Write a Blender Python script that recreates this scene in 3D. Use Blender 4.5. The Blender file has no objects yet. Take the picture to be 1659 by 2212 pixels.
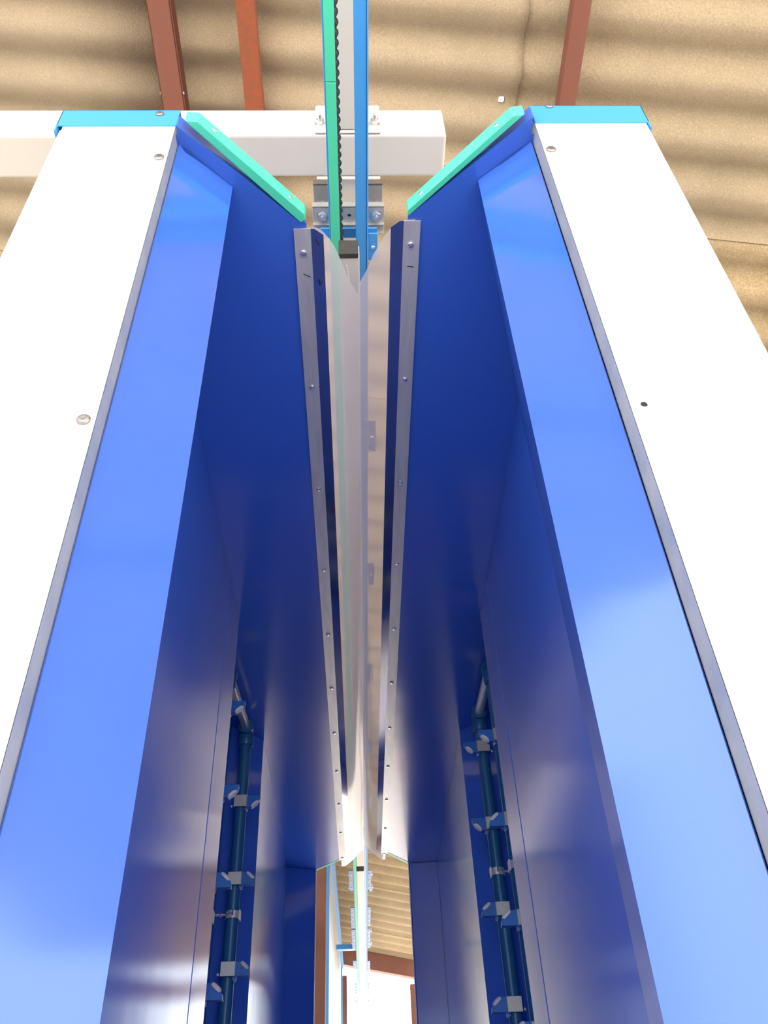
import bpy, bmesh, math, random
from mathutils import Vector, Matrix
random.seed(4)
sc = bpy.context.scene
C = sc.collection

# ---------------------------------------------------------------- camera
# the lens is the origin; Y runs along the tunnel, Z is up, the floor is 1.5 m below the lens
cam_d = bpy.data.cameras.new('camera')
cam = bpy.data.objects.new('camera', cam_d)
C.objects.link(cam)
R = ((0.99919676, 0.0181426, -0.03573072), (-0.01511076, -0.6552388, -0.75527066), (-0.03711472, 0.75520392, -0.65443834))
cam.matrix_world = Matrix(R).to_4x4()
cam_d.sensor_fit = 'HORIZONTAL'
cam_d.sensor_width = 36.0
cam_d.lens = 1825.0 / 1659.0 * 36.0
cam_d.clip_start = 0.01
cam_d.clip_end = 300
sc.camera = cam

# ---------------------------------------------------------------- light
world = bpy.data.worlds.new('sky')
sc.world = world
world.use_nodes = True
wn = world.node_tree
wn.nodes.clear()
wo = wn.nodes.new('ShaderNodeOutputWorld')
wb = wn.nodes.new('ShaderNodeBackground')
wb.inputs['Color'].default_value = (0.90, 0.95, 1.0, 1)
wb.inputs['Strength'].default_value = 3.4
wn.links.new(wb.outputs[0], wo.inputs[0])

sun_d = bpy.data.lights.new('sun', 'SUN')
sun_d.energy = 16
sun_d.angle = math.radians(0.6)
sun_d.color = (1.0, 0.94, 0.85)
sun = bpy.data.objects.new('sun', sun_d)
C.objects.link(sun)
sun.location = (5, 4, 15)
sun.rotation_euler = Vector((0.06, 0.25, 0.9)).to_track_quat('Z', 'Y').to_euler()

sc.view_settings.view_transform = 'Standard'
sc.view_settings.look = 'None'
sc.view_settings.gamma = 1
sc.view_settings.use_curve_mapping = False
sc.view_settings.exposure = 0.35

# ---------------------------------------------------------------- materials
def srgb(r, g, b):
    f = lambda v: v / 12.92 if v <= 0.04045 else ((v + 0.055) / 1.055) ** 2.4
    return (f(r / 255), f(g / 255), f(b / 255), 1)

def mat(name, col, rough=0.5, metal=0.0, spec=0.5, noise=None, bump=None, coat=0.0, stretch=None, aniso=0.0):
    """noise = (scale, amount, second colour) ; bump = (scale, strength, distance)"""
    m = bpy.data.materials.new(name)
    m.use_nodes = True
    nt = m.node_tree
    b = nt.nodes['Principled BSDF']
    b.inputs['Base Color'].default_value = col
    b.inputs['Roughness'].default_value = rough
    b.inputs['Metallic'].default_value = metal
    b.inputs['Specular IOR Level'].default_value = spec
    b.inputs['Coat Weight'].default_value = coat
    b.inputs['Anisotropic'].default_value = aniso
    tc = nt.nodes.new('ShaderNodeTexCoord')
    mp = nt.nodes.new('ShaderNodeMapping')
    nt.links.new(tc.outputs['Object'], mp.inputs['Vector'])
    if aniso:
        tv = nt.nodes.new('ShaderNodeCombineXYZ')
        tv.inputs[0].default_value = 1.0; tv.inputs[1].default_value = 0.2
        nt.links.new(tv.outputs[0], b.inputs['Tangent'])
    if stretch:
        mp.inputs['Scale'].default_value = stretch
    if noise:
        n = nt.nodes.new('ShaderNodeTexNoise')
        n.inputs['Scale'].default_value = noise[0]
        n.inputs['Detail'].default_value = 6
        n.inputs['Roughness'].default_value = 0.65
        nt.links.new(mp.outputs[0], n.inputs['Vector'])
        r = nt.nodes.new('ShaderNodeMapRange')
        r.inputs['From Min'].default_value = 0.35
        r.inputs['From Max'].default_value = 0.68
        r.inputs['To Max'].default_value = noise[1]
        nt.links.new(n.outputs['Fac'], r.inputs['Value'])
        x = nt.nodes.new('ShaderNodeMix')
        x.data_type = 'RGBA'
        x.inputs['A'].default_value = col
        x.inputs['B'].default_value = noise[2]
        nt.links.new(r.outputs[0], x.inputs['Factor'])
        nt.links.new(x.outputs['Result'], b.inputs['Base Color'])
    if bump:
        n2 = nt.nodes.new('ShaderNodeTexNoise')
        n2.inputs['Scale'].default_value = bump[0]
        n2.inputs['Detail'].default_value = 3
        nt.links.new(mp.outputs[0], n2.inputs['Vector'])
        bp = nt.nodes.new('ShaderNodeBump')
        bp.inputs['Strength'].default_value = bump[1]
        bp.inputs['Distance'].default_value = bump[2]
        nt.links.new(n2.outputs['Fac'], bp.inputs['Height'])
        nt.links.new(bp.outputs[0], b.inputs['Normal'])
    return m

M = {}
M['blue'] = mat('blue_polypropylene', (0.045, 0.140, 0.61, 1), 0.13, spec=0.85, bump=(1.6, 0.12, 0.02),
                noise=(3.0, 0.25, (0.055, 0.165, 0.66, 1)), aniso=0.8)
M['white_panel'] = mat('white_coated_steel', (0.86, 0.87, 0.87, 1), 0.4)
M['edge'] = mat('panel_edge', (0.50, 0.50, 0.48, 1), 0.4, metal=0.1, noise=(14, 0.6, (0.26, 0.31, 0.42, 1)))
M['cap'] = mat('light_blue_coating', (0.05, 0.32, 0.76, 1), 0.45)
M['rail_blue'] = mat('blue_rail_coating', (0.06, 0.34, 0.80, 1), 0.35, noise=(5, 0.25, (0.12, 0.42, 0.85, 1)))
M['green'] = mat('green_polyethylene', (0.08, 0.70, 0.42, 1), 0.42, noise=(7, 0.3, (0.13, 0.78, 0.50, 1)))
M['cream'] = mat('cream_coated_steel', (0.74, 0.71, 0.65, 1), 0.45)
M['steel'] = mat('brushed_stainless', (0.68, 0.69, 0.68, 1), 0.38, metal=0.4, noise=(60, 0.6, (0.46, 0.47, 0.50, 1)),
                 stretch=(1, 0.12, 1), bump=(3, 0.15, 0.01))
M['lip'] = mat('polished_stainless', (0.50, 0.52, 0.58, 1), 0.12, metal=0.95, bump=(2.0, 0.1, 0.01))
M['screw'] = mat('dull_stainless_screw', (0.30, 0.29, 0.28, 1), 0.4, metal=0.8)
M['plate_blue'] = mat('darkened_blue_plate', (0.015, 0.12, 0.40, 1), 0.4)  # darker copy of the rail blue, offsetting the light on farther plates
M['galv'] = mat('galvanised_steel', (0.60, 0.60, 0.57, 1), 0.45, metal=0.6, noise=(40, 0.5, (0.46, 0.47, 0.45, 1)))
M['zinc'] = mat('bright_zinc', (0.80, 0.81, 0.82, 1), 0.25, metal=0.85)
M['rubber'] = mat('black_plastic', (0.035, 0.032, 0.03, 1), 0.6, noise=(60, 0.6, (0.075, 0.07, 0.06, 1)))
M['chain'] = mat('dark_chain_steel', (0.07, 0.065, 0.06, 1), 0.5, metal=0.5)
M['pipe'] = mat('teal_blue_pipe', (0.012, 0.11, 0.27, 1), 0.35)
M['nozzle'] = mat('blue_nozzle_plastic', (0.02, 0.15, 0.50, 1), 0.4)
M['tip'] = mat('white_nozzle_tip', (0.72, 0.70, 0.72, 1), 0.4)
M['rust'] = mat('red_oxide_primer', srgb(124, 80, 68), 0.7, noise=(22, 0.6, srgb(132, 72, 48)))
M['rust2'] = mat('rusty_steel', srgb(128, 78, 56), 0.8, noise=(60, 1.0, srgb(160, 76, 40)))
M['brown'] = mat('brown_painted_steel', srgb(132, 84, 66), 0.6, noise=(6, 0.5, srgb(112, 66, 52)))
M['floor'] = mat('pale_concrete', (0.62, 0.55, 0.49, 1), 0.8, noise=(1.2, 0.6, (0.52, 0.47, 0.43, 1)))
M['ink'] = mat('black_marker', (0.01, 0.01, 0.02, 1), 0.7)
M['gap'] = mat('dark_gap_shade', (0.05, 0.045, 0.045, 1), 0.8)  # near-black colour standing in for shade in the gap over the flap
M['grey_panel'] = mat('grey_white_panel', (0.66, 0.67, 0.66, 1), 0.5)

# fibre cement roof: tan with olive speckle and damp darker streaks
def roof_mat():
    m = bpy.data.materials.new('fibre_cement')
    m.use_nodes = True
    nt = m.node_tree
    L = nt.links.new
    b = nt.nodes['Principled BSDF']
    b.inputs['Roughness'].default_value = 0.9
    b.inputs['Specular IOR Level'].default_value = 0.2
    g = nt.nodes.new('ShaderNodeNewGeometry')
    def noise(scale, detail, lo, hi, st=(1, 1, 1)):
        mp = nt.nodes.new('ShaderNodeMapping'); mp.inputs['Scale'].default_value = st
        L(g.outputs['Position'], mp.inputs['Vector'])
        n = nt.nodes.new('ShaderNodeTexNoise'); n.inputs['Scale'].default_value = scale; n.inputs['Detail'].default_value = detail
        n.inputs['Roughness'].default_value = 0.7
        L(mp.outputs[0], n.inputs['Vector'])
        r = nt.nodes.new('ShaderNodeMapRange'); r.inputs['From Min'].default_value = lo; r.inputs['From Max'].default_value = hi
        L(n.outputs['Fac'], r.inputs['Value'])
        return r.outputs[0]
    def mix(a, bcol, fac):
        x = nt.nodes.new('ShaderNodeMix'); x.data_type = 'RGBA'
        if isinstance(a, tuple): x.inputs['A'].default_value = a
        else: L(a, x.inputs['A'])
        x.inputs['B'].default_value = bcol
        L(fac, x.inputs['Factor'])
        return x.outputs['Result']
    def scaled(f, k):
        q = nt.nodes.new('ShaderNodeMath'); q.operation = 'MULTIPLY'; q.inputs[1].default_value = k
        L(f, q.inputs[0]); return q.outputs[0]
    col = mix((0.47, 0.36, 0.22, 1), (0.30, 0.23, 0.13, 1), noise(1.7, 5, 0.42, 0.66))
    col = mix(col, (0.66, 0.50, 0.33, 1), scaled(noise(210, 2, 0.48, 0.70), 0.8))
    col = mix(col, (0.32, 0.26, 0.12, 1), scaled(noise(150, 3, 0.48, 0.68), 1.0))
    oi = nt.nodes.new('ShaderNodeObjectInfo')
    col = mix(col, (0.36, 0.31, 0.24, 1), scaled(oi.outputs['Random'], 0.6))
    L(col, b.inputs['Base Color'])
    mp = nt.nodes.new('ShaderNodeMapping'); mp.inputs['Scale'].default_value = (1, 1, 1)
    L(g.outputs['Position'], mp.inputs['Vector'])
    n = nt.nodes.new('ShaderNodeTexVoronoi'); n.inputs['Scale'].default_value = 170
    L(mp.outputs[0], n.inputs['Vector'])
    bp = nt.nodes.new('ShaderNodeBump'); bp.inputs['Strength'].default_value = 0.35; bp.inputs['Distance'].default_value = 0.002
    L(n.outputs['Distance'], bp.inputs['Height'])
    L(bp.outputs[0], b.inputs['Normal'])
    return m
M['roof'] = roof_mat()

# milky flexible plastic of the slot seal
def film_mat():
    m = bpy.data.materials.new('milky_plastic_film')
    m.use_nodes = True
    nt = m.node_tree
    L = nt.links.new
    nt.nodes.clear()
    out = nt.nodes.new('ShaderNodeOutputMaterial')
    tr = nt.nodes.new('ShaderNodeBsdfTransparent'); tr.inputs[0].default_value = (0.97, 0.96, 0.96, 1)
    df = nt.nodes.new('ShaderNodeBsdfDiffuse'); df.inputs[0].default_value = (0.90, 0.87, 0.88, 1)
    tl = nt.nodes.new('ShaderNodeBsdfTranslucent'); tl.inputs[0].default_value = (0.95, 0.90, 0.90, 1)
    gl = nt.nodes.new('ShaderNodeBsdfGlossy'); gl.inputs['Roughness'].default_value = 0.12
    lw = nt.nodes.new('ShaderNodeLayerWeight'); lw.inputs[0].default_value = 0.5
    pw = nt.nodes.new('ShaderNodeMath'); pw.operation = 'POWER'; pw.inputs[1].default_value = 4.5
    L(lw.outputs['Facing'], pw.inputs[0])
    fr = nt.nodes.new('ShaderNodeMath'); fr.operation = 'MULTIPLY_ADD'; fr.inputs[1].default_value = 0.9; fr.inputs[2].default_value = 0.04
    L(pw.outputs[0], fr.inputs[0])
    a = nt.nodes.new('ShaderNodeMixShader'); a.inputs[0].default_value = 0.45
    L(df.outputs[0], a.inputs[1]); L(tl.outputs[0], a.inputs[2])
    c = nt.nodes.new('ShaderNodeMixShader'); c.inputs[0].default_value = 0.61
    L(tr.outputs[0], c.inputs[1]); L(a.outputs[0], c.inputs[2])
    d = nt.nodes.new('ShaderNodeMixShader')
    L(fr.outputs[0], d.inputs[0]); L(c.outputs[0], d.inputs[1]); L(gl.outputs[0], d.inputs[2])
    L(d.outputs[0], out.inputs[0])
    return m
M['film'] = film_mat()

# ---------------------------------------------------------------- helpers
def link(name, me, parent=None):
    o = bpy.data.objects.new(name, me)
    C.objects.link(o)
    if parent is not None:
        o.parent = parent
    return o

def build(name, verts, faces, m, parent=None, smooth=False, bevel=0.0, seg=2):
    me = bpy.data.meshes.new(name)
    me.from_pydata([tuple(v) for v in verts], [], faces)
    me.materials.append(M[m])
    bm = bmesh.new(); bm.from_mesh(me)
    bmesh.ops.recalc_face_normals(bm, faces=bm.faces)
    if smooth:
        for f in bm.faces: f.smooth = True
    bm.to_mesh(me); bm.free()
    o = link(name, me, parent)
    if bevel > 0:
        md = o.modifiers.new('bevel', 'BEVEL'); md.width = bevel; md.segments = seg
        md.limit_method = 'ANGLE'; md.angle_limit = math.radians(35)
    return o

class MB:
    """collects pieces of one mesh"""
    def __init__(s): s.v = []; s.f = []; s.sm = []
    def add(s, v, f, sm=False):
        n = len(s.v); s.v += [tuple(p) for p in v]; s.f += [tuple(i + n for i in q) for q in f]; s.sm += [sm] * len(f)
    def box(s, x0, x1, y0, y1, z0, z1):
        v = [(x, y, z) for x in (x0, x1) for y in (y0, y1) for z in (z0, z1)]
        s.add(v, [(0, 1, 3, 2), (4, 6, 7, 5), (0, 4, 5, 1), (2, 3, 7, 6), (0, 2, 6, 4), (1, 5, 7, 3)])
    def prism(s, pts, z0, z1):
        n = len(pts)
        v = [(p[0], p[1], z0) for p in pts] + [(p[0], p[1], z1) for p in pts]
        s.add(v, [tuple(range(n))[::-1], tuple(range(n, 2 * n))] + [(i, (i + 1) % n, n + (i + 1) % n, n + i) for i in range(n)])
    def tube(s, pts, r, seg=16, caps=True):
        pts = [Vector(p) for p in pts]
        rs = r if isinstance(r, (list, tuple)) else [r] * len(pts)
        v = []; f = []
        for i, p in enumerate(pts):
            a = pts[max(i - 1, 0)]; b = pts[min(i + 1, len(pts) - 1)]
            d = (b - a).normalized()
            up = Vector((0, 0, 1)) if abs(d.z) < 0.9 else Vector((0, 1, 0))
            e1 = d.cross(up).normalized(); e2 = d.cross(e1)
            for k in range(seg):
                t = 2 * math.pi * k / seg
                v.append(p + e1 * math.cos(t) * rs[i] + e2 * math.sin(t) * rs[i])
        for i in range(len(pts) - 1):
            for k in range(seg):
                f.append((i * seg + k, i * seg + (k + 1) % seg, (i + 1) * seg + (k + 1) % seg, (i + 1) * seg + k))
        s.add(v, f, True)
        if caps:
            n = len(pts) - 1
            s.add(v[:seg], [tuple(range(seg))[::-1]]); s.add(v[n * seg:], [tuple(range(seg))])
    def disc(s, c, nrm, r, h, seg=20, rx=None, ax=None):
        """short cylinder at c along nrm; rx = second radius, ax = its axis"""
        nrm = Vector(nrm).normalized()
        up = Vector(ax) if ax else (Vector((0, 0, 1)) if abs(nrm.z) < 0.9 else Vector((1, 0, 0)))
        e1 = (up - nrm * up.dot(nrm)).normalized(); e2 = nrm.cross(e1)
        rx = rx or r
        c = Vector(c)
        prof = [(1.0, 0.0), (1.0, 0.55 * h), (0.8, 0.9 * h), (0.45, h)]
        v = []; f = []
        for q, z in prof:
            for k in range(seg):
                t = 2 * math.pi * k / seg
                v.append(c + e1 * math.cos(t) * r * q + e2 * math.sin(t) * rx * q + nrm * z)
        for i in range(len(prof) - 1):
            for k in range(seg):
                f.append((i * seg + k, i * seg + (k + 1) % seg, (i + 1) * seg + (k + 1) % seg, (i + 1) * seg + k))
        f.append(tuple(range(seg))[::-1]); f.append(tuple(range((len(prof) - 1) * seg, len(prof) * seg)))
        s.add(v, f, False)
    def hexnut(s, c, nrm, r, h):
        nrm = Vector(nrm).normalized(); c = Vector(c)
        up = Vector((0, 0, 1)) if abs(nrm.z) < 0.9 else Vector((1, 0, 0))
        e1 = nrm.cross(up).normalized(); e2 = nrm.cross(e1)
        v = [c + e1 * math.cos(k * math.pi / 3) * r + e2 * math.sin(k * math.pi / 3) * r + nrm * z for z in (0, h) for k in range(6)]
        s.add(v, [tuple(range(6))[::-1], tuple(range(6, 12))] + [(k, (k + 1) % 6, 6 + (k + 1) % 6, 6 + k) for k in range(6)])
    def build(s, name, m, parent=None, bevel=0.0, seg=2):
        me = bpy.data.meshes.new(name)
        me.from_pydata(s.v, [], s.f)
        me.materials.append(M[m])
        me.polygons.foreach_set('use_smooth', s.sm)
        me.update()
        bm = bmesh.new(); bm.from_mesh(me)
        bmesh.ops.recalc_face_normals(bm, faces=bm.faces)
        bm.to_mesh(me); bm.free()
        o = link(name, me, parent)
        if bevel > 0:
            md = o.modifiers.new('bevel', 'BEVEL'); md.width = bevel; md.segments = seg
            md.limit_method = 'ANGLE'; md.angle_limit = math.radians(35)
        return o

def thing(name, label, cat, loc=(0, 0, 0), group=None):
    o = bpy.data.objects.new(name, None)
    C.objects.link(o)
    o.empty_display_size = 0.1
    o.location = loc
    o['label'] = label; o['category'] = cat
    if group: o['group'] = group
    return o

def tag(o, label, cat, group=None):
    o['label'] = label; o['category'] = cat
    if group: o['group'] = group
    return o

def panel(name, p, q, z0, z1, m, parent, t=0.005, side=1, bevel=0.0008):
    """upright sheet from plan point p to q, thickness t on its outer side"""
    d = Vector((q[0] - p[0], q[1] - p[1])).normalized()
    n = Vector((-d.y, d.x)) * t * side
    b = MB(); b.prism([p, q, (q[0] + n.x, q[1] + n.y), (p[0] + n.x, p[1] + n.y)], z0, z1)
    return b.build(name, m, parent, bevel=bevel)

FLOOR = -1.5

# ---------------------------------------------------------------- setting: floor and roof
b = MB(); b.box(-45, 45, -40, 60, FLOOR - 0.1, FLOOR)
floor = b.build('floor', 'floor'); floor['kind'] = 'structure'

def roofz(x, y): return 3.05 - 0.2 * x - 0.09 * (y - 1.2)

PITCH = 0.177
def sheet_mesh(hole=None):
    W, LX = 6 * PITCH + 0.06, 1.225 + 0.07
    NY = 72
    ys = [W * i / NY for i in range(NY + 1)]
    xs = [0, LX * 0.33, LX * 0.66, LX]
    if hole:
        xs = sorted(xs + [hole[0] + d for d in (-0.0105, -0.0075, -0.0035, 0.0035, 0.0075, 0.0105)])
        ys = sorted([y for y in ys if abs(y - hole[1]) > 0.012] + [hole[1] + d for d in (-0.0115, -0.008, -0.004, 0.004, 0.008, 0.0115)])
    v = []; f = []
    def z(x, y): return 0.0215 * math.cos(2 * math.pi * y / PITCH) - 0.2 * x - 0.09 * y - 0.014 * x / LX - 0.008 * y / W
    for dz in (0, 0.007):
        for x in xs:
            for y in ys: v.append((x, y, z(x, y) + dz))
    nx, ny = len(xs), len(ys)
    off = nx * ny
    for i in range(nx - 1):
        for j in range(ny - 1):
            if hole:
                cx = (xs[i] + xs[i + 1]) / 2 - hole[0]; cy = (ys[j] + ys[j + 1]) / 2 - hole[1]
                if (cx / 0.0105) ** 2 + (cy / 0.0115) ** 2 < 1.05: continue
            a = i * ny + j
            f.append((a, a + 1, a + ny + 1, a + ny)); a += off
            f.append((a, a + ny, a + ny + 1, a + 1))
    for i in range(nx - 1):
        for j in (0, ny - 1):
            a = i * ny + j; f.append((a, a + ny, a + ny + off, a + off))
    for j in range(ny - 1):
        for i in (0, nx - 1):
            a = i * ny + j; f.append((a, a + 1, a + 1 + off, a + off))
    me = bpy.data.meshes.new('roof_sheet')
    me.from_pydata(v, [], f); me.materials.append(M['roof'])
    me.polygons.foreach_set('use_smooth', [True] * len(f)); me.update()
    return me

ceiling = bpy.data.objects.new('ceiling', None); C.objects.link(ceiling)
ceiling['kind'] = 'structure'; ceiling.location = (0, 0, 3.05)
plain = sheet_mesh()
HOLE = (0.1817 * 2.92, 0.4293 * 2.92)
for i in range(-5, 6):
    x0 = -0.715 + 1.225 * i
    y_off = PITCH * {0: 2, 1: 3, -1: 5}.get(i, 3 + i % 3)
    for j in range(-3, 9):
        y0 = y_off + 6 * PITCH * j
        if y0 > 8.9: continue
        me = plain
        hx, hy = HOLE[0] - x0, HOLE[1] - y0
        if 0.012 < hx < 1.283 and 0.013 < hy < 1.10:
            me = sheet_mesh((hx, hy))
        o = link('roof_sheet', me, ceiling)
        o.location = (x0, y0, roofz(x0, y0) - 3.05 + 0.002 * ((i + j) % 2))

for nm, x0, x1 in (('added_wall_left', -7.0, -6.85), ('added_wall_right', 7.6, 7.75)):  # unseen walls, added to hold back daylight from the sides
    b = MB(); b.box(x0, x1, -3.4, 9.6, FLOOR, roofz(x1 if x1 > 0 else x0, 9.6) - 0.03)
    b.build(nm, 'grey_panel')['kind'] = 'structure'

# purlins run along the tunnel under the sheets
def purlin(x, w, label, m, kind='c'):
    y0, y1 = -2.6, 9.6
    h = 0.10
    zt0, zt1 = roofz(x, y0) - 0.044, roofz(x, y1) - 0.044
    def bar(xa, xb, ha, hb):
        v = []
        for y, zt in ((y0, zt0), (y1, zt1)):
            v += [(xa, y, zt - ha), (xb, y, zt - ha), (xb, y, zt - hb), (xa, y, zt - hb)]
        return v, [(0, 1, 2, 3), (4, 7, 6, 5), (0, 4, 5, 1), (1, 5, 6, 2), (2, 6, 7, 3), (3, 7, 4, 0)]
    t = 0.003
    if kind == 'c':
        root = thing('roof_purlin', label, 'purlin', (x, 3, roofz(x, 3) - 0.14), 'rust red purlins under the roof')
        def prt(nm, *a):
            v, f = bar(*a)
            v = [(p[0] - root.location.x, p[1] - root.location.y, p[2] - root.location.z) for p in v]
            return build(nm, v, f, m, root)
        prt('web', x, x + t, h, 0.0)
        prt('bottom_flange', x, x + w, h, h - t)
        prt('top_flange', x, x + w, t, 0.0)
        prt('lip', x + w - t, x + w, h, h - 0.022)
        return root
    v, f = bar(x, x + w, 0.06 if kind == 'bar' else h, 0.0)
    o = build('roof_purlin', v, f, m, bevel=0.003)
    return tag(o, label, 'purlin', 'rust red purlins under the roof')
pa = purlin(-0.640, 0.075, 'red brown steel channel purlin furthest left, tied with a thin grey strap', 'rust')
st = MB()
zz = roofz(-0.64, 1.27) - 0.137
for (xa, xb, za, zb) in ((-0.643, -0.560, zz - 0.002, zz + 0.001), (-0.6425, -0.6405, zz, zz + 0.10)):
    st.box(xa - pa.location.x, xb - pa.location.x, 1.265 - 3, 1.272 - 3, za - pa.location.z, zb - pa.location.z)
st.build('strap', 'grey_panel', pa)
purlin(-0.352, 0.062, 'rusty orange brown steel bar between left purlin and conveyor', 'rust2', 'bar')
purlin(0.698, 0.055, 'red brown steel purlin to the right, above the right column', 'rust', 'bar')
purlin(2.30, 0.055, 'red brown purlin far right over the hall', 'rust', 'bar')
purlin(-2.10, 0.075, 'red brown purlin far left over the hall', 'rust')

# far end of the roof: beam, posts
def sloped_beam(name, x0, x1, y0, y1, h, m, label):
    v = []
    for x in (x0, x1):
        zt = roofz(x, y0) - 0.035
        v += [(x, y0, zt - h), (x, y1, zt - h), (x, y1, zt), (x, y0, zt)]
    o = build(name, v, [(0, 1, 2, 3), (4, 7, 6, 5), (0, 4, 5, 1), (1, 5, 6, 2), (2, 6, 7, 3), (3, 7, 4, 0)], m, bevel=0.004)
    return tag(o, label, 'beam')
sloped_beam('roof_edge_beam', -6.5, 4.6, 9.45, 9.55, 0.16, 'brown', 'brown steel beam along the far edge of the roof')
def post(x0, x1, y0, y1, z1, m, label):
    p = MB(); p.box(x0, x1, y0, y1, FLOOR, z1)
    return tag(p.build('steel_post', m, bevel=0.004), label, 'post')
post(-0.205, -0.155, 9.45, 9.52, 2.05, 'brown', 'slim brown post under the far roof beam, beside the white booth')
post(0.475, 0.545, 9.45, 9.52, 1.95, 'brown', 'slim brown post under the far roof beam, right of the far opening')
post(-0.266, -0.206, 5.28, 5.36, roofz(-0.27, 5.3) - 0.05, 'brown', 'broad brown steel post standing just beyond the tunnel exit at left')

# ---------------------------------------------------------------- the spray tunnel
T = thing('spray_tunnel', 'blue plastic spray tunnel with white end columns and slotted ceiling', 'tunnel', (0.017, 0.69, FLOOR))
def TP(o):
    """re-seat a part built in scene coordinates under the tunnel's base"""
    o.matrix_parent_inverse = Matrix.Translation(-Vector(T.location))
    return o
ZC = 1.5
XL, XR = -1, 1

# plan of the inner walls, left and right
LW = dict(col=(-0.304, 0.690), ret=(-0.300, 0.716), flap=(-0.2145, 0.797), sl=(-0.368, 1.342), seam=(-0.368, 2.037),
          seam2=(-0.3675, 2.044), alc0=(-0.3655, 2.233), alc1=(-0.475, 2.345), alc2=(-0.475, 2.947), alc3=(-0.366, 3.068),
          far=(-0.384, 4.530), farin=(-0.232, 4.585), farout=(-0.300, 4.66))
RW = dict(col=(0.3375, 0.684), ret=(0.333, 0.712), flap=(0.2435, 0.785), sl=(0.396, 1.342), seam=(0.396, 2.056),
          seam2=(0.3955, 2.064), alc0=(0.3945, 2.233), alc1=(0.503, 2.345), alc2=(0.503, 2.930), alc3=(0.395, 3.035),
          far=(0.402, 4.530), farin=(0.251, 4.530), farout=(0.32, 4.62))
for W, sd in ((LW, 1), (RW, -1)):
    zt = ZC - 0.0015
    # deflector flap; its top edge is cut a little short, leaving a dark wedge
    p, q = Vector(W['ret']), Vector(W['flap'])
    n = Vector((-(q - p).y, (q - p).x)).normalized() * 0.005 * sd
    if sd == 1: ts = [(0, .000), (.04, .002), (.11, .010), (.2, .009), (.32, .006), (.55, .003), (.9, .0015), (1, .0015)]
    else: ts = [(0, .001), (.1, .003), (.35, .005), (.55, .005), (.65, .002), (.93, .0015), (1, .003)]
    N = len(ts)
    v = []
    for off in (Vector((0, 0)), n):
        for k, dz in ts:
            c = p + (q - p) * k + off; v.append((c.x, c.y, ZC - dz))
        for k, dz in ts[::-1]:
            c = p + (q - p) * k + off; v.append((c.x, c.y, FLOOR + 0.2))
    n2 = 2 * N
    f = [tuple(range(n2)), tuple(range(n2, 2 * n2))[::-1]] + [(i, (i + 1) % n2, n2 + (i + 1) % n2, n2 + i) for i in range(n2)]
    TP(build('deflector_flap', v, f, 'blue', T))
    # dark strip behind the flap top, painting in the shade of the gap
    bk = MB(); bk.prism([p + n * 1.5, q + n * 1.5, q + n * 2.5, p + n * 2.5], ZC - 0.03, ZC)
    TP(bk.build('gap_shade_strip', 'gap', T))
    pieces = [('slanted_panel', 'flap', 'sl'), ('wall_panel', 'sl', 'seam'), ('edge_panel', 'seam2', 'alc0'), ('recess_panel', 'alc0', 'alc1'),
              ('recess_panel', 'alc1', 'alc2'), ('recess_panel', 'alc2', 'alc3'), ('wall_panel', 'alc3', 'far'), ('end_panel', 'far', 'farin'),
              ('end_flap', 'farin', 'farout')]
    for nm, a, c in pieces:
        TP(panel(nm, W[a], W[c], FLOOR + 0.2, zt, 'blue', T, side=sd))
    # pale cut edge of the exit opening
    e = MB(); x = W['farin'][0]; e.box(x - 0.002, x + 0.002, W['farin'][1] - 0.003, W['farin'][1] + 0.006, FLOOR + 0.2, 1.497)
    TP(e.build('edge_trim', 'white_panel', T))

# end columns: white coated face panels with a returned grey edge, caps and screws
def column(xin, xout, yf, ztop, cap_in, cap_out, cz0, cz1, screws, capscrew, hole=None):
    s = 1 if xout > xin else -1
    pn = MB(); pn.box(min(xin, xout), max(xin, xout), yf, yf + 0.003, FLOOR, ztop)
    face = TP(pn.build('face_panel', 'white_panel', T, bevel=0.001))
    ed = MB(); ed.box(min(xin, xin + s * 0.004), max(xin, xin + s * 0.004), yf + 0.0005, yf + 0.032, FLOOR, ztop)
    TP(ed.build('panel_edge', 'edge', T))
    cp = MB()
    ya = yf - 0.0025
    cp.box(min(cap_in, cap_out), max(cap_in, cap_out), ya, ya + 0.003, cz0, cz1)
    cp.box(min(cap_in, cap_out), max(cap_in, cap_out), ya, yf + 0.12, cz1 - 0.003, cz1)
    cp.box(min(cap_out, cap_out - s * 0.003), max(cap_out, cap_out - s * 0.003), ya, yf + 0.12, cz0 - 0.020, cz1)
    cap = TP(cp.build('column_cap', 'cap', T, bevel=0.001))
    cap['label'] = 'light blue folded cap'
    for (x, z) in screws:
        sb = MB(); sb.disc((x, yf, z), (0, -1, 0), 0.0085, 0.0045, 24); sb.hexnut((x, yf - 0.0045, z), (0, -1, 0), 0.003, 0.0006)
        TP(sb.build('screw', 'screw', T))
    sb = MB(); sb.disc((capscrew[0], ya, capscrew[1]), (0, -1, 0), 0.0075, 0.004, 24)
    TP(sb.build('screw', 'screw', T))
    if hole:
        hb = MB(); hb.disc((hole[0], yf + 0.0008, hole[1]), (0, -1, 0), 0.0048, 0.0012, 16)
        TP(hb.build('screw_hole', 'ink', T))
column(-0.304, -0.502, 0.690, 1.522, -0.302, -0.513, 1.512, 1.573, [(-0.3168, 1.3965), (-0.3176, 0.750)], (-0.3366, 1.555))
column(0.3375, 0.540, 0.684, 1.522, 0.3375, 0.545, 1.508, 1.577, [(0.3495, 1.408)], (0.373, 1.571), (0.3572 * .992, 0.7641 * .992))

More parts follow.
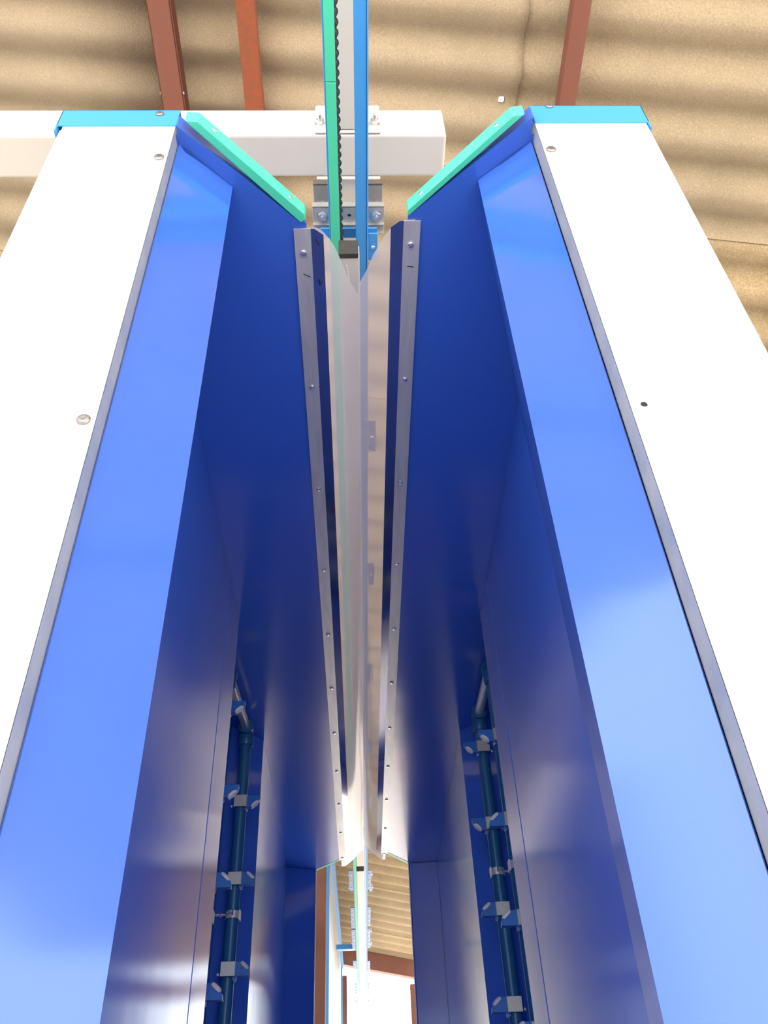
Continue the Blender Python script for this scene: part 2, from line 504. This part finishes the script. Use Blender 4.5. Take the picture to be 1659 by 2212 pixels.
# outer skin of the tunnel: white side sheets, top closers, far columns
for x0, x1 in ((-0.508, -0.502), (0.540, 0.546)):
    for k in range(4):
        y0 = 0.695 + k * 0.99
        o_ = MB(); o_.box(x0, x1, y0, y0 + 0.984, FLOOR, 1.51); TP(o_.build('side_panel', 'white_panel', T, bevel=0.001))
for x0, x1 in ((-0.508, -0.300), (0.32, 0.546)):
    o_ = MB(); o_.box(x0, x1, 4.655, 4.66, FLOOR, 1.51); TP(o_.build('face_panel', 'white_panel', T, bevel=0.001))
for x0, x1, cx0, cx1 in ((-0.508, -0.39, -0.30, 0.33),):
    o_ = MB(); o_.box(-0.38, 0.40, 0.80, 4.55, FLOOR, FLOOR + 0.2); TP(o_.build('drain_tray', 'blue', T))

# ceiling sheets, cut at 45 degrees at both ends, with a short upstand where the guide bars bolt on
def ceil_sheet(front, back, xin, xout, sd):
    pts = [front[0], front[1], (xin, front[1][1]), (xin, back[1][1]), back[1], back[0], (xout, back[0][1] - 0.01), (xout, 0.702), (front[0][0] - 0.004 * sd, 0.702)]
    c = MB(); c.prism(pts, ZC, ZC + 0.006)
    a, d = Vector(front[0]), Vector(front[1])
    n = Vector((-(d - a).y, (d - a).x)).normalized() * 0.006 * sd
    c.prism([a, d, d + n, a + n], ZC + 0.006, ZC + 0.040)
    a, d = Vector(back[0]), Vector(back[1])
    n = Vector(((d - a).y, -(d - a).x)).normalized() * 0.006 * sd
    c.prism([a, d, d + n, a + n], ZC + 0.006, ZC + 0.040)
    return TP(c.build('ceiling_sheet', 'blue', T))
ceil_sheet([(-0.2985, 0.684), (-0.0926, 0.871)], [(-0.300, 4.655), (-0.110, 4.445)], -0.082, -0.500, 1)
ceil_sheet([(0.330, 0.668), (0.1165, 0.858)], [(0.315, 4.60), (0.140, 4.36)], 0.115, 0.539, -1)

def guide_bar(pts, ts, z1=1.5355):
    g = MB(); g.prism(pts, ZC - 0.001, z1)
    o = TP(g.build('guide_bar', 'green', T, bevel=0.0015))
    o['label'] = 'green plastic guide bar'
    a, d = Vector(pts[1]), Vector(pts[2])
    dr = (d - a).normalized()
    n = Vector((dr.y, -dr.x)) if (d - a).x > 0 else Vector((-dr.y, dr.x))
    for t in ts:
        c = a + (d - a) * t
        s = MB(); s.disc((c.x, c.y, 1.5185), (n.x, n.y, 0), 0.0055, 0.0015, 18)
        w = s.build('screw', 'zinc', o)
    return o
guide_bar([(-0.284, 0.674), (-0.2613, 0.6753), (-0.0842, 0.8525), (-0.0826, 0.865), (-0.0926, 0.871)], (0.14, 0.86))
guide_bar([(0.3152, 0.6632), (0.2942, 0.6664), (0.1152, 0.8442), (0.1135, 0.853), (0.1165, 0.858)], (0.14, 0.87))
guide_bar([(-0.300, 4.660), (-0.280, 4.662), (-0.098, 4.460), (-0.100, 4.448), (-0.110, 4.445)], (0.14, 0.86))
guide_bar([(0.315, 4.605), (0.295, 4.610), (0.128, 4.378), (0.130, 4.366), (0.140, 4.36)], (0.14, 0.87))

# slot seal: steel clamping strips (flat flange + raised flange) holding milky plastic sheets
def strip(xo, xm, xi, y0, y1, yc, sx, screws, xs, marks):
    """xo outer edge, xm bend, xi raised inner edge"""
    t = 0.0015
    sec = lambda y, trim: None
    z0, z1 = ZC - 0.0045, ZC + 0.010
    v = []; f = []
    rows = [(y0, y0 + 0.0), ]
    # outline in plan: straight outer flange, inner flange chamfered at both ends
    P = [(xo, y0, z0), (xm, y0, z0), (xm + (xi - xm) * 0.35, y0 + 0.004, z0 + (z1 - z0) * 0.35), (xi, y0 + 0.022, z1),
         (xi, y1 - 0.022, z1), (xm + (xi - xm) * 0.35, y1 - 0.004, z0 + (z1 - z0) * 0.35), (xm, y1, z0), (xo, y1, z0)]
    def slab(ids):
        n = len(ids)
        vv = [(P[k][0], P[k][1], P[k][2] + dz) for dz in (0, t) for k in ids]
        return vv, [tuple(range(n)), tuple(range(n, 2 * n))[::-1]] + [(k, (k + 1) % n, n + (k + 1) % n, n + k) for k in range(n)]
    vv, ff = slab((0, 1, 6, 7))
    o = TP(build('clamping_strip', vv, ff, 'steel', T))
    vv, ff = slab((1, 2, 3, 4, 5, 6))
    build('raised_lip', vv, ff, 'lip', o)['label'] = 'polished raised lip'
    for y in screws:
        s = MB(); s.disc((xs, y, z0), (0, 0, -1), 0.0065, 0.0035, 20); s.hexnut((xs, y, z0 - 0.0035), (0, 0, -1), 0.0022, 0.0006)
        w = s.build('screw', 'zinc', o)
    for (a, d_, w_) in marks:
        a = Vector(a); d_ = Vector(d_); dr = (d_ - a).normalized(); n = Vector((-dr.y, dr.x)) * w_ / 2
        zf = lambda x: z0 if abs(x - xo) < abs(xm - xo) else z0 + (z1 - z0) * (x - xm) / (xi - xm)
        vs = [(p.x, p.y, zf(p.x) - 0.0004 - k) for k in (0, 0.0003) for p in (a - n, d_ - n, d_ + n, a + n)]
        build('marker_line', vs, [(0, 1, 2, 3), (7, 6, 5, 4), (0, 4, 5, 1), (1, 5, 6, 2), (2, 6, 7, 3), (3, 7, 4, 0)], 'ink', o)
    return o
scL = [0.9347 + 0.3478 * k for k in range(11)]
scR = [0.9178 + 0.3455 * k for k in range(11)]
strip(-0.1070, -0.0740, -0.0500, 0.882, 4.450, 0, -1, scL, -0.0905,
      [((-0.0935, 0.982), (-0.079, 0.990), 0.0015), ((-0.066, 0.907), (-0.059, 0.924), 0.0015), ((-0.0625, 1.000), (-0.0605, 1.014), 0.004)])
strip(0.1400, 0.1070, 0.0830, 0.866, 4.366, 0, 1, scR, 0.1225, [((0.117, 0.966), (0.130, 0.968), 0.002)])

def seal_sheet(front, ylast, fx, cx, side):
    """front = plan outline of the rounded near end, from the clamped edge to the middle; far end mirrors it"""
    NX = 14
    def yf(x):
        for (x0, y0), (x1, y1) in zip(front, front[1:]):
            lo, hi = min(x0, x1), max(x0, x1)
            if lo - 1e-9 <= x <= hi + 1e-9: return y0 + (y1 - y0) * (x - x0) / (x1 - x0)
        return front[0][1] if abs(x - front[0][0]) < abs(x - front[-1][0]) else front[-1][1]
    v = []; NY = 60
    for i in range(NX + 1):
        s = i / NX
        x = fx + (cx - fx) * s
        ya = yf(x)
        yb = ylast - (ya - front[0][1]) * 0.7
        u = max(0, s - 0.12) / 0.88
        z = ZC - 0.0022 + 0.034 * math.sin(u * math.pi / 2) ** 1.2 if s > 0.12 else ZC - 0.0022
        for j in range(NY + 1):
            k = j / NY
            y = ya + (yb - ya) * k
            wav = 0.0035 * math.sin(y * 2.1 + side) * u + 0.002 * math.sin(y * 6.3 + 2 * side) * u
            v.append((x, y, z + wav + (0.0012 if side > 0 else 0)))
    f = [(i * (NY + 1) + j, i * (NY + 1) + j + 1, (i + 1) * (NY + 1) + j + 1, (i + 1) * (NY + 1) + j) for i in range(NX) for j in range(NY)]
    o = TP(build('seal_sheet', v, f, 'film', T, smooth=True))
    o['label'] = 'milky translucent plastic sheet'
    return o
seal_sheet([(-0.098, 0.8828), (-0.0733, 0.8805), (-0.0573, 0.889), (-0.0444, 0.907), (-0.0296, 0.935), (-0.0183, 0.967), (-0.0068, 1.005),
            (0.0072, 1.041), (0.0205, 1.062)], 4.545, -0.098, 0.0205, -1)
seal_sheet([(0.1295, 0.8640), (0.1079, 0.8668), (0.0928, 0.880), (0.0777, 0.900), (0.0634, 0.9307), (0.0477, 0.9643), (0.0383, 0.9946),
            (0.0277, 1.0167), (0.0175, 1.036)], 4.47, 0.1295, 0.0175, 1)

# ---------------------------------------------------------------- spray pipework in the recesses
def nozzle(root, x, y, z, s, down, r=0.0205):
    """clip-on nozzle on a riser at (x, y); s = +1 when it points towards +X"""
    d = -1 if down else 1
    nb = MB()
    # saddle round the pipe
    nb.tube([(x, y, z - 0.017), (x, y, z + 0.017)], r + 0.005, 20)
    # wedge body pointing into the tunnel
    P = [(0.018, -0.019 * d), (0.068, -0.019 * d), (0.066, -0.004 * d), (0.040, 0.021 * d), (0.018, 0.021 * d)]
    n = len(P)
    v = [(x + s * px, yy, z + pz) for yy in (y - 0.024, y - 0.002) for (px, pz) in P]
    nb.add(v, [tuple(range(n)), tuple(range(n, 2 * n))[::-1]] + [(i, (i + 1) % n, n + (i + 1) % n, n + i) for i in range(n)])
    nb.box(x + s * 0.020 - 0.006, x + s * 0.020 + 0.006, y - 0.020, y - 0.006, z - 0.030, z - 0.016)
    nb.tube([(x - s * 0.020, y, z - 0.008), (x - s * 0.036, y, z - 0.008)], 0.006, 10)
    body = nb.build('nozzle', 'nozzle', root, bevel=0.001)
    pl = MB(); pl.box(x - 0.021, x + 0.021, y - r - 0.011, y - r - 0.008, z - 0.020, z + 0.020)
    pl.box(x + s * 0.021 - 0.0015, x + s * 0.021 + 0.0015, y - r - 0.011, y - r + 0.012, z - 0.020, z + 0.020)
    pl.build('clip_plate', 'galv', body, bevel=0.0006)
    tp = MB()
    nr = Vector((s * 0.66, -0.35, 0.75 * d)).normalized()
    c = Vector((x + s * 0.050, y - 0.020, z + 0.010 * d))
    tp.disc(c - nr * 0.002, nr, 0.0165, 0.008, 20, rx=0.0095, ax=(s * 0.75, 0, -0.66 * d))
    e = Vector((s * 0.75, 0, -0.66 * d)).normalized()
    tp.build('nozzle_tip', 'tip', body)
    bo = MB(); bo.disc((x - s * 0.032, y - 0.004, z - 0.010), (0, -1, 0), 0.005, 0.006, 10); bo.build('bolt', 'zinc', body)
    bo = MB(); bo.disc((x + s * 0.022, y - 0.020, z - 0.026), (0, 0, -1), 0.0045, 0.007, 10); bo.build('bolt', 'zinc', body)
    return body

def pipe_clip(root, x, y, z, s, xw, r=0.0205):
    c = MB(); c.tube([(x, y, z - 0.011), (x, y, z + 0.011)], r + 0.0025, 24)
    c.box(x + s * (r + 0.002) - 0.002, x + s * (r + 0.002) + 0.002, y - 0.014, y + 0.010, z - 0.016, z + 0.014)
    o = c.build('pipe_clip', 'steel', root)
    q = MB(); q.tube([(x - s * r, y - 0.012, z), (xw, y - 0.012, z)], 0.0045, 10)
    q.hexnut((x - s * 0.032, y - 0.012, z), (-s, 0, 0), 0.009, 0.008); q.hexnut((x - s * 0.046, y - 0.012, z), (-s, 0, 0), 0.007, 0.006)
    q.disc((x + s * 0.002, y - 0.030, z + 0.002), (s, 0, 0), 0.008, 0.004, 14); q.tube([(x - s * 0.018, y - 0.030, z + 0.002), (x, y - 0.030, z + 0.002)], 0.0025, 8)
    q.build('stud', 'zinc', o)

def pipework(side, xf, xn, yf_, yn, ztop, far, near, fclip, nclip, label, xw):
    s = -side                                   # towards the middle of the tunnel
    root = thing('spray_pipes', label, 'pipework', (xf, yf_, FLOOR), 'spray pipes in the side recesses')
    keep = []
    f = MB(); f.tube([(xf - side * -0.006, yf_, FLOOR + 0.2), (xf, yf_, ztop - 0.02)], 0.0205, 24); keep.append(f.build('riser', 'pipe', root))
    f = MB(); f.tube([(xn, yn, FLOOR + 0.2), (xn, yn, ztop - 0.02)], 0.0205, 24); keep.append(f.build('riser', 'pipe', root))
    for (x, y, dy) in ((xf, yf_, -1), (xn, yn, 1)):
        e = MB()
        e.tube([(x, y, ztop - 0.065), (x, y, ztop - 0.060), (x, y, ztop - 0.026), (x, y, ztop - 0.02)], [0.0255, 0.0275, 0.0275, 0.026], 24)
        e.tube([(x, y, ztop - 0.02), (x, y + dy * 0.004, ztop - 0.006), (x, y + dy * 0.012, ztop), (x, y + dy * 0.03, ztop), (x, y + dy * 0.036, ztop)], [0.0255, 0.027, 0.027, 0.029, 0.027], 24)
        e.disc((x + s * 0.022, y - 0.014, ztop - 0.068), (0, 0, -1), 0.005, 0.006, 10)
        keep.append(e.build('elbow', 'pipe', root))
    h = MB()
    if side < 0:
        h.prism([(xf + 0.013, yf_ - 0.03), (xn + 0.013, yn + 0.03), (xn - 0.013, yn + 0.03), (xf - 0.013, yf_ - 0.03)], ztop - 0.014, ztop + 0.014)
        hd = h.build('header_pipe', 'galv', root, bevel=0.005, seg=3)
    else:
        h.tube([(xf, yf_ - 0.03, ztop), (xn, yn + 0.03, ztop)], 0.0165, 20)
        hd = h.build('header_pipe', 'steel', root)
    keep.append(hd)
    for z in far: keep.append(nozzle(root, xf, yf_, z, s, z > 1.0))
    for z in near: keep.append(nozzle(root, xn, yn, z, s, z > 1.0))
    for x, y, z in ((xf, yf_, fclip), (xn, yn, nclip)): pipe_clip(root, x, y, z, s, xw)
    for o in root.children: o.matrix_parent_inverse = Matrix.Translation(-Vector(root.location))
    return root
pipework(-1, -0.408, -0.424, 2.88, 2.46, 1.447, [1.170, 0.913, 0.648, 0.385, 0.12], [1.307, 1.031, 0.776, 0.502, 0.24], 0.807, 0.688,
         'teal spray pipes with white tipped nozzles in the left recess', -0.475)
pipework(1, 0.443, 0.446, 2.82, 2.47, 1.450, [1.317, 1.044, 0.776, 0.514, 0.25], [1.190, 0.924, 0.655, 0.39, 0.13], 0.893, 0.800,
         'teal spray pipes with white tipped nozzles in the right recess', 0.503)

# ---------------------------------------------------------------- overhead conveyor
K = thing('overhead_conveyor', 'overhead conveyor of blue rails with green guide strip and dark chain', 'conveyor', (0, 1, 1.75))
ZR = 1.75
b = MB(); b.box(-0.0440, -0.0405, -1.2, 15, ZR, ZR + 0.055); b.box(-0.0440, -0.0210, -1.2, 15, ZR + 0.052, ZR + 0.055)
b.build('left_rail', 'rail_blue', K, bevel=0.0008)
b = MB(); b.box(0.0165, 0.0405, -1.2, 15, ZR, ZR + 0.055); b.box(0.0412, 0.0445, -1.2, 15, ZR - 0.002, ZR + 0.055)
b.build('right_rail', 'rail_blue', K, bevel=0.002)
for y0, y1 in ((-1.2, 0.709), (0.7105, 4.9), (4.902, 6.55), (6.552, 8.0), (8.002, 9.6), (9.602, 12), (12.002, 15)):
    b = MB(); b.box(-0.0405, -0.0200, y0, y1, ZR - 0.003, ZR + 0.035); g = b.build('guide_strip', 'green', K, bevel=0.001)
    g['label'] = 'green guide strip'
# roller chain: link bumps run along the guide strip
b = MB(); pts = []; rs = []
y = 0.30
while y < 9.0:
    for dy, r in ((0.0, 0.0052), (0.004, 0.0088), (0.0095, 0.0100), (0.014, 0.0082)):
        pts.append((-0.0212, y + dy, ZR + 0.010)); rs.append(r * 0.9)
    y += 0.0185
b.tube(pts, rs, 8)
o = b.build('drive_chain', 'chain', K)
o['kind'] = 'stuff'
# splice plates each side of the rails, with bolt heads
def splice(x0, x1, y0, y1, z=ZR + 0.001):
    b = MB(); b.box(x0, x1, y0, y1, z, z + 0.004); p = b.build('splice_plate', 'rail_blue' if y0 < 1.5 else 'plate_blue', K, bevel=0.0012)
    n = max(1, int((y1 - y0) / 0.10))
    for i in range(n):
        s = MB(); s.disc(((x0 + x1) / 2, y0 + (y1 - y0) * (i + 0.5) / n, z), (0, 0, -1), 0.0045, 0.004, 10); s.build('bolt', 'zinc', p)
for y0, y1 in ((1.045, 1.115), (1.63, 1.75), (2.29, 2.41), (2.95, 3.09), (3.62, 3.75), (4.28, 4.42), (5.41, 5.78), (6.16, 6.62), (6.70, 7.22), (7.62, 7.95), (8.4, 8.8), (9.1, 9.6)):
    splice(0.0450, 0.0665, y0, y1)
for y0, y1 in ((5.41, 5.80), (6.16, 6.66), (6.70, 7.23), (7.60, 7.84), (8.4, 8.8), (9.1, 9.6)):
    splice(-0.0730, -0.0445, y0, y1)
b = MB(); b.box(-0.0665, 0.0665, 1.066, 1.090, ZR + 0.058, ZR + 0.063); b.build('cross_plate', 'rail_blue', K)
for o in K.children: o.matrix_parent_inverse = Matrix.Translation(-Vector(K.location))

# square tubes below the rails, closed with black plugs towards the camera
def sq_tube(y0, y1, label):
    r = thing('square_tube', label, 'steel tube', (0, y0, 1.62), 'square tubes under the conveyor')
    b = MB(); b.box(-0.0210, 0.0225, 0.012, y1 - y0, 0, 0.050); b.build('tube', 'cream', r, bevel=0.003)
    b = MB(); b.box(-0.0228, 0.0202, 0.0, 0.013, -0.0015, 0.0515); b.build('end_plug', 'rubber', r, bevel=0.002)
    return r
t1 = sq_tube(1.013, 4.93, 'cream square tube with black end plug above the near slot')
w = MB(); ps = []
for i in range(30):
    t = i / 29
    ps.append((-0.006 + 0.010 * t + 0.0012 * math.sin(i * 2.3), 0.03 + 0.085 * t, -0.0006))
w.tube(ps, 0.0013, 6); w.build('weld_bead', 'white_panel', t1)
sq_tube(5.0, 9.0, 'cream square tube with black end plug beyond the tunnel exit')

# white box tube above the rails, bolted to the crossbeam
X = thing('crossbeam', 'broad white box beam spanning above the tunnel entrance with bolted flange', 'beam', (0.0, 0.93, 1.90))
b = MB(); b.box(-5.0, 0.2265, -0.0444, 0.0557, 0.0, 0.128); b.build('beam', 'cream', X, bevel=0.007, seg=3)
for y0, y1 in ((-0.0504, -0.0446), (0.0559, 0.0610)):
    b = MB(); b.box(-0.073, 0.077, y0, y1, 0.001 if y0 < 0 else -0.006, 0.137); b.build('flange_plate', 'cream', X, bevel=0.003)
for x in (-0.0605, 0.0635):
    s = MB(); s.disc((x, -0.0504, 0.038), (0, -1, 0), 0.0130, 0.003, 24); s.hexnut((x, -0.0534, 0.038), (0, -1, 0), 0.0095, 0.009); s.disc((x, -0.062, 0.038), (0, -1, 0), 0.0055, 0.012, 14)
    s.build('bolt', 'zinc', X)
o_ = MB(); o_.box(-0.040, 0.040, -2.2, 0.878 , 1.907, 1.985)
tag(o_.build('long_tube', 'cream', bevel=0.003), 'long cream box tube above the rails, running back over the camera', 'steel tube')
o_ = MB(); o_.box(-0.040, 0.040, 0.992, 9.0, 1.907, 1.985)
tag(o_.build('long_tube', 'cream', bevel=0.003), 'long cream box tube above the rails beyond the crossbeam', 'steel tube')

# galvanised hanger clamps between tube and rails
def clamp(y, label):
    r = thing('hanger_clamp', label, 'clamp', (0, y, 1.84), 'galvanised clamps on the conveyor')
    def chan(y0, y1, z0, hw, nm):
        b = MB()
        b.box(-hw, hw, y0, y1, z0, z0 + 0.003)
        b.box(-hw, hw, y0, y0 + 0.003, z0, z0 + 0.022)
        b.box(-hw, hw, y1 - 0.003, y1, z0 - 0.010, z0 + 0.003)
        return b.build(nm, 'galv', r, bevel=0.001)
    for xa, xb in ((-0.0835, -0.0425), (0.0425, 0.0835)):
        u = MB(); u.box(xa, xb, -0.010, 0.042, 0.085, 0.088); u.box(xa, xb, -0.010, -0.007, 0.085, 0.107); u.box(xa, xb, 0.039, 0.042, 0.075, 0.088)
        u.build('upper_channel', 'galv', r, bevel=0.001)
    c = chan(0.0, 0.043, 0.0, 0.0845, 'lower_channel')
    chan(0.045, 0.064, -0.002, 0.0845, 'lower_channel')
    for x in (-0.062, 0.0665):
        s = MB(); s.tube([(x, 0.022, -0.018), (x, 0.022, 0.060)], 0.0045, 10); s.hexnut((x, 0.022, -0.002), (0, 0, -1), 0.0105, 0.009); s.disc((x, 0.022, -0.0005), (0, 0, -1), 0.013, 0.002, 16)
        s.build('bolt', 'zinc', r)
    for yy in (0.022, 0.055):
        s = MB(); s.disc((0.002, yy, 0.0005 - (0.003 if yy > 0.04 else 0.0)), (0, 0, -1), 0.0045, 0.0012, 14, rx=0.0035); s.build('bolt_hole', 'ink', r)
    return r
clamp(1.028, 'galvanised strut clamp with two bolts just behind the white crossbeam')
clamp(6.02, 'small galvanised clamp on the rails beyond the exit, nearer of the two')
clamp(7.42, 'small galvanised clamp on the rails beyond the exit, farther of the two')

# ---------------------------------------------------------------- next booth beyond the exit
B = thing('next_booth', 'white booth with blue corner trims beyond the tunnel exit at left', 'booth', (-0.2, 5.6, FLOOR))
def bp(nm, m, *boxes):
    b = MB()
    for q in boxes: b.box(q[0] + 0.2, q[1] + 0.2, q[2] - 5.6, q[3] - 5.6, q[4] + 1.5, q[5] + 1.5)
    return b.build(nm, m, B, bevel=0.002)
for y0, y1 in ((5.64, 7.5), (7.505, 9.3), (9.305, 9.38)):
    bp('side_panel', 'grey_panel', (-1.3, -0.21, y0, y1, FLOOR, 2.12))
bp('corner_trim', 'rail_blue', (-0.222, -0.198, 5.60, 5.66, FLOOR, 2.12))
bp('top_trim', 'rail_blue', (-0.26, -0.185, 5.66, 9.40, 2.10, 2.16))
bp('lower_trim', 'rail_blue', (-0.222, -0.196, 9.36, 9.42, FLOOR, 2.10))
b = MB(); b.box(-0.2, -0.045, 7.28, 7.34, 1.765, 1.80)
tag(b.build('cross_bar', 'rail_blue', bevel=0.003), 'short blue bar joining the far booth to the conveyor rail', 'bar')

# screws parented under parts whose own parent was re-seated need no further offset
bpy.context.view_layer.update()
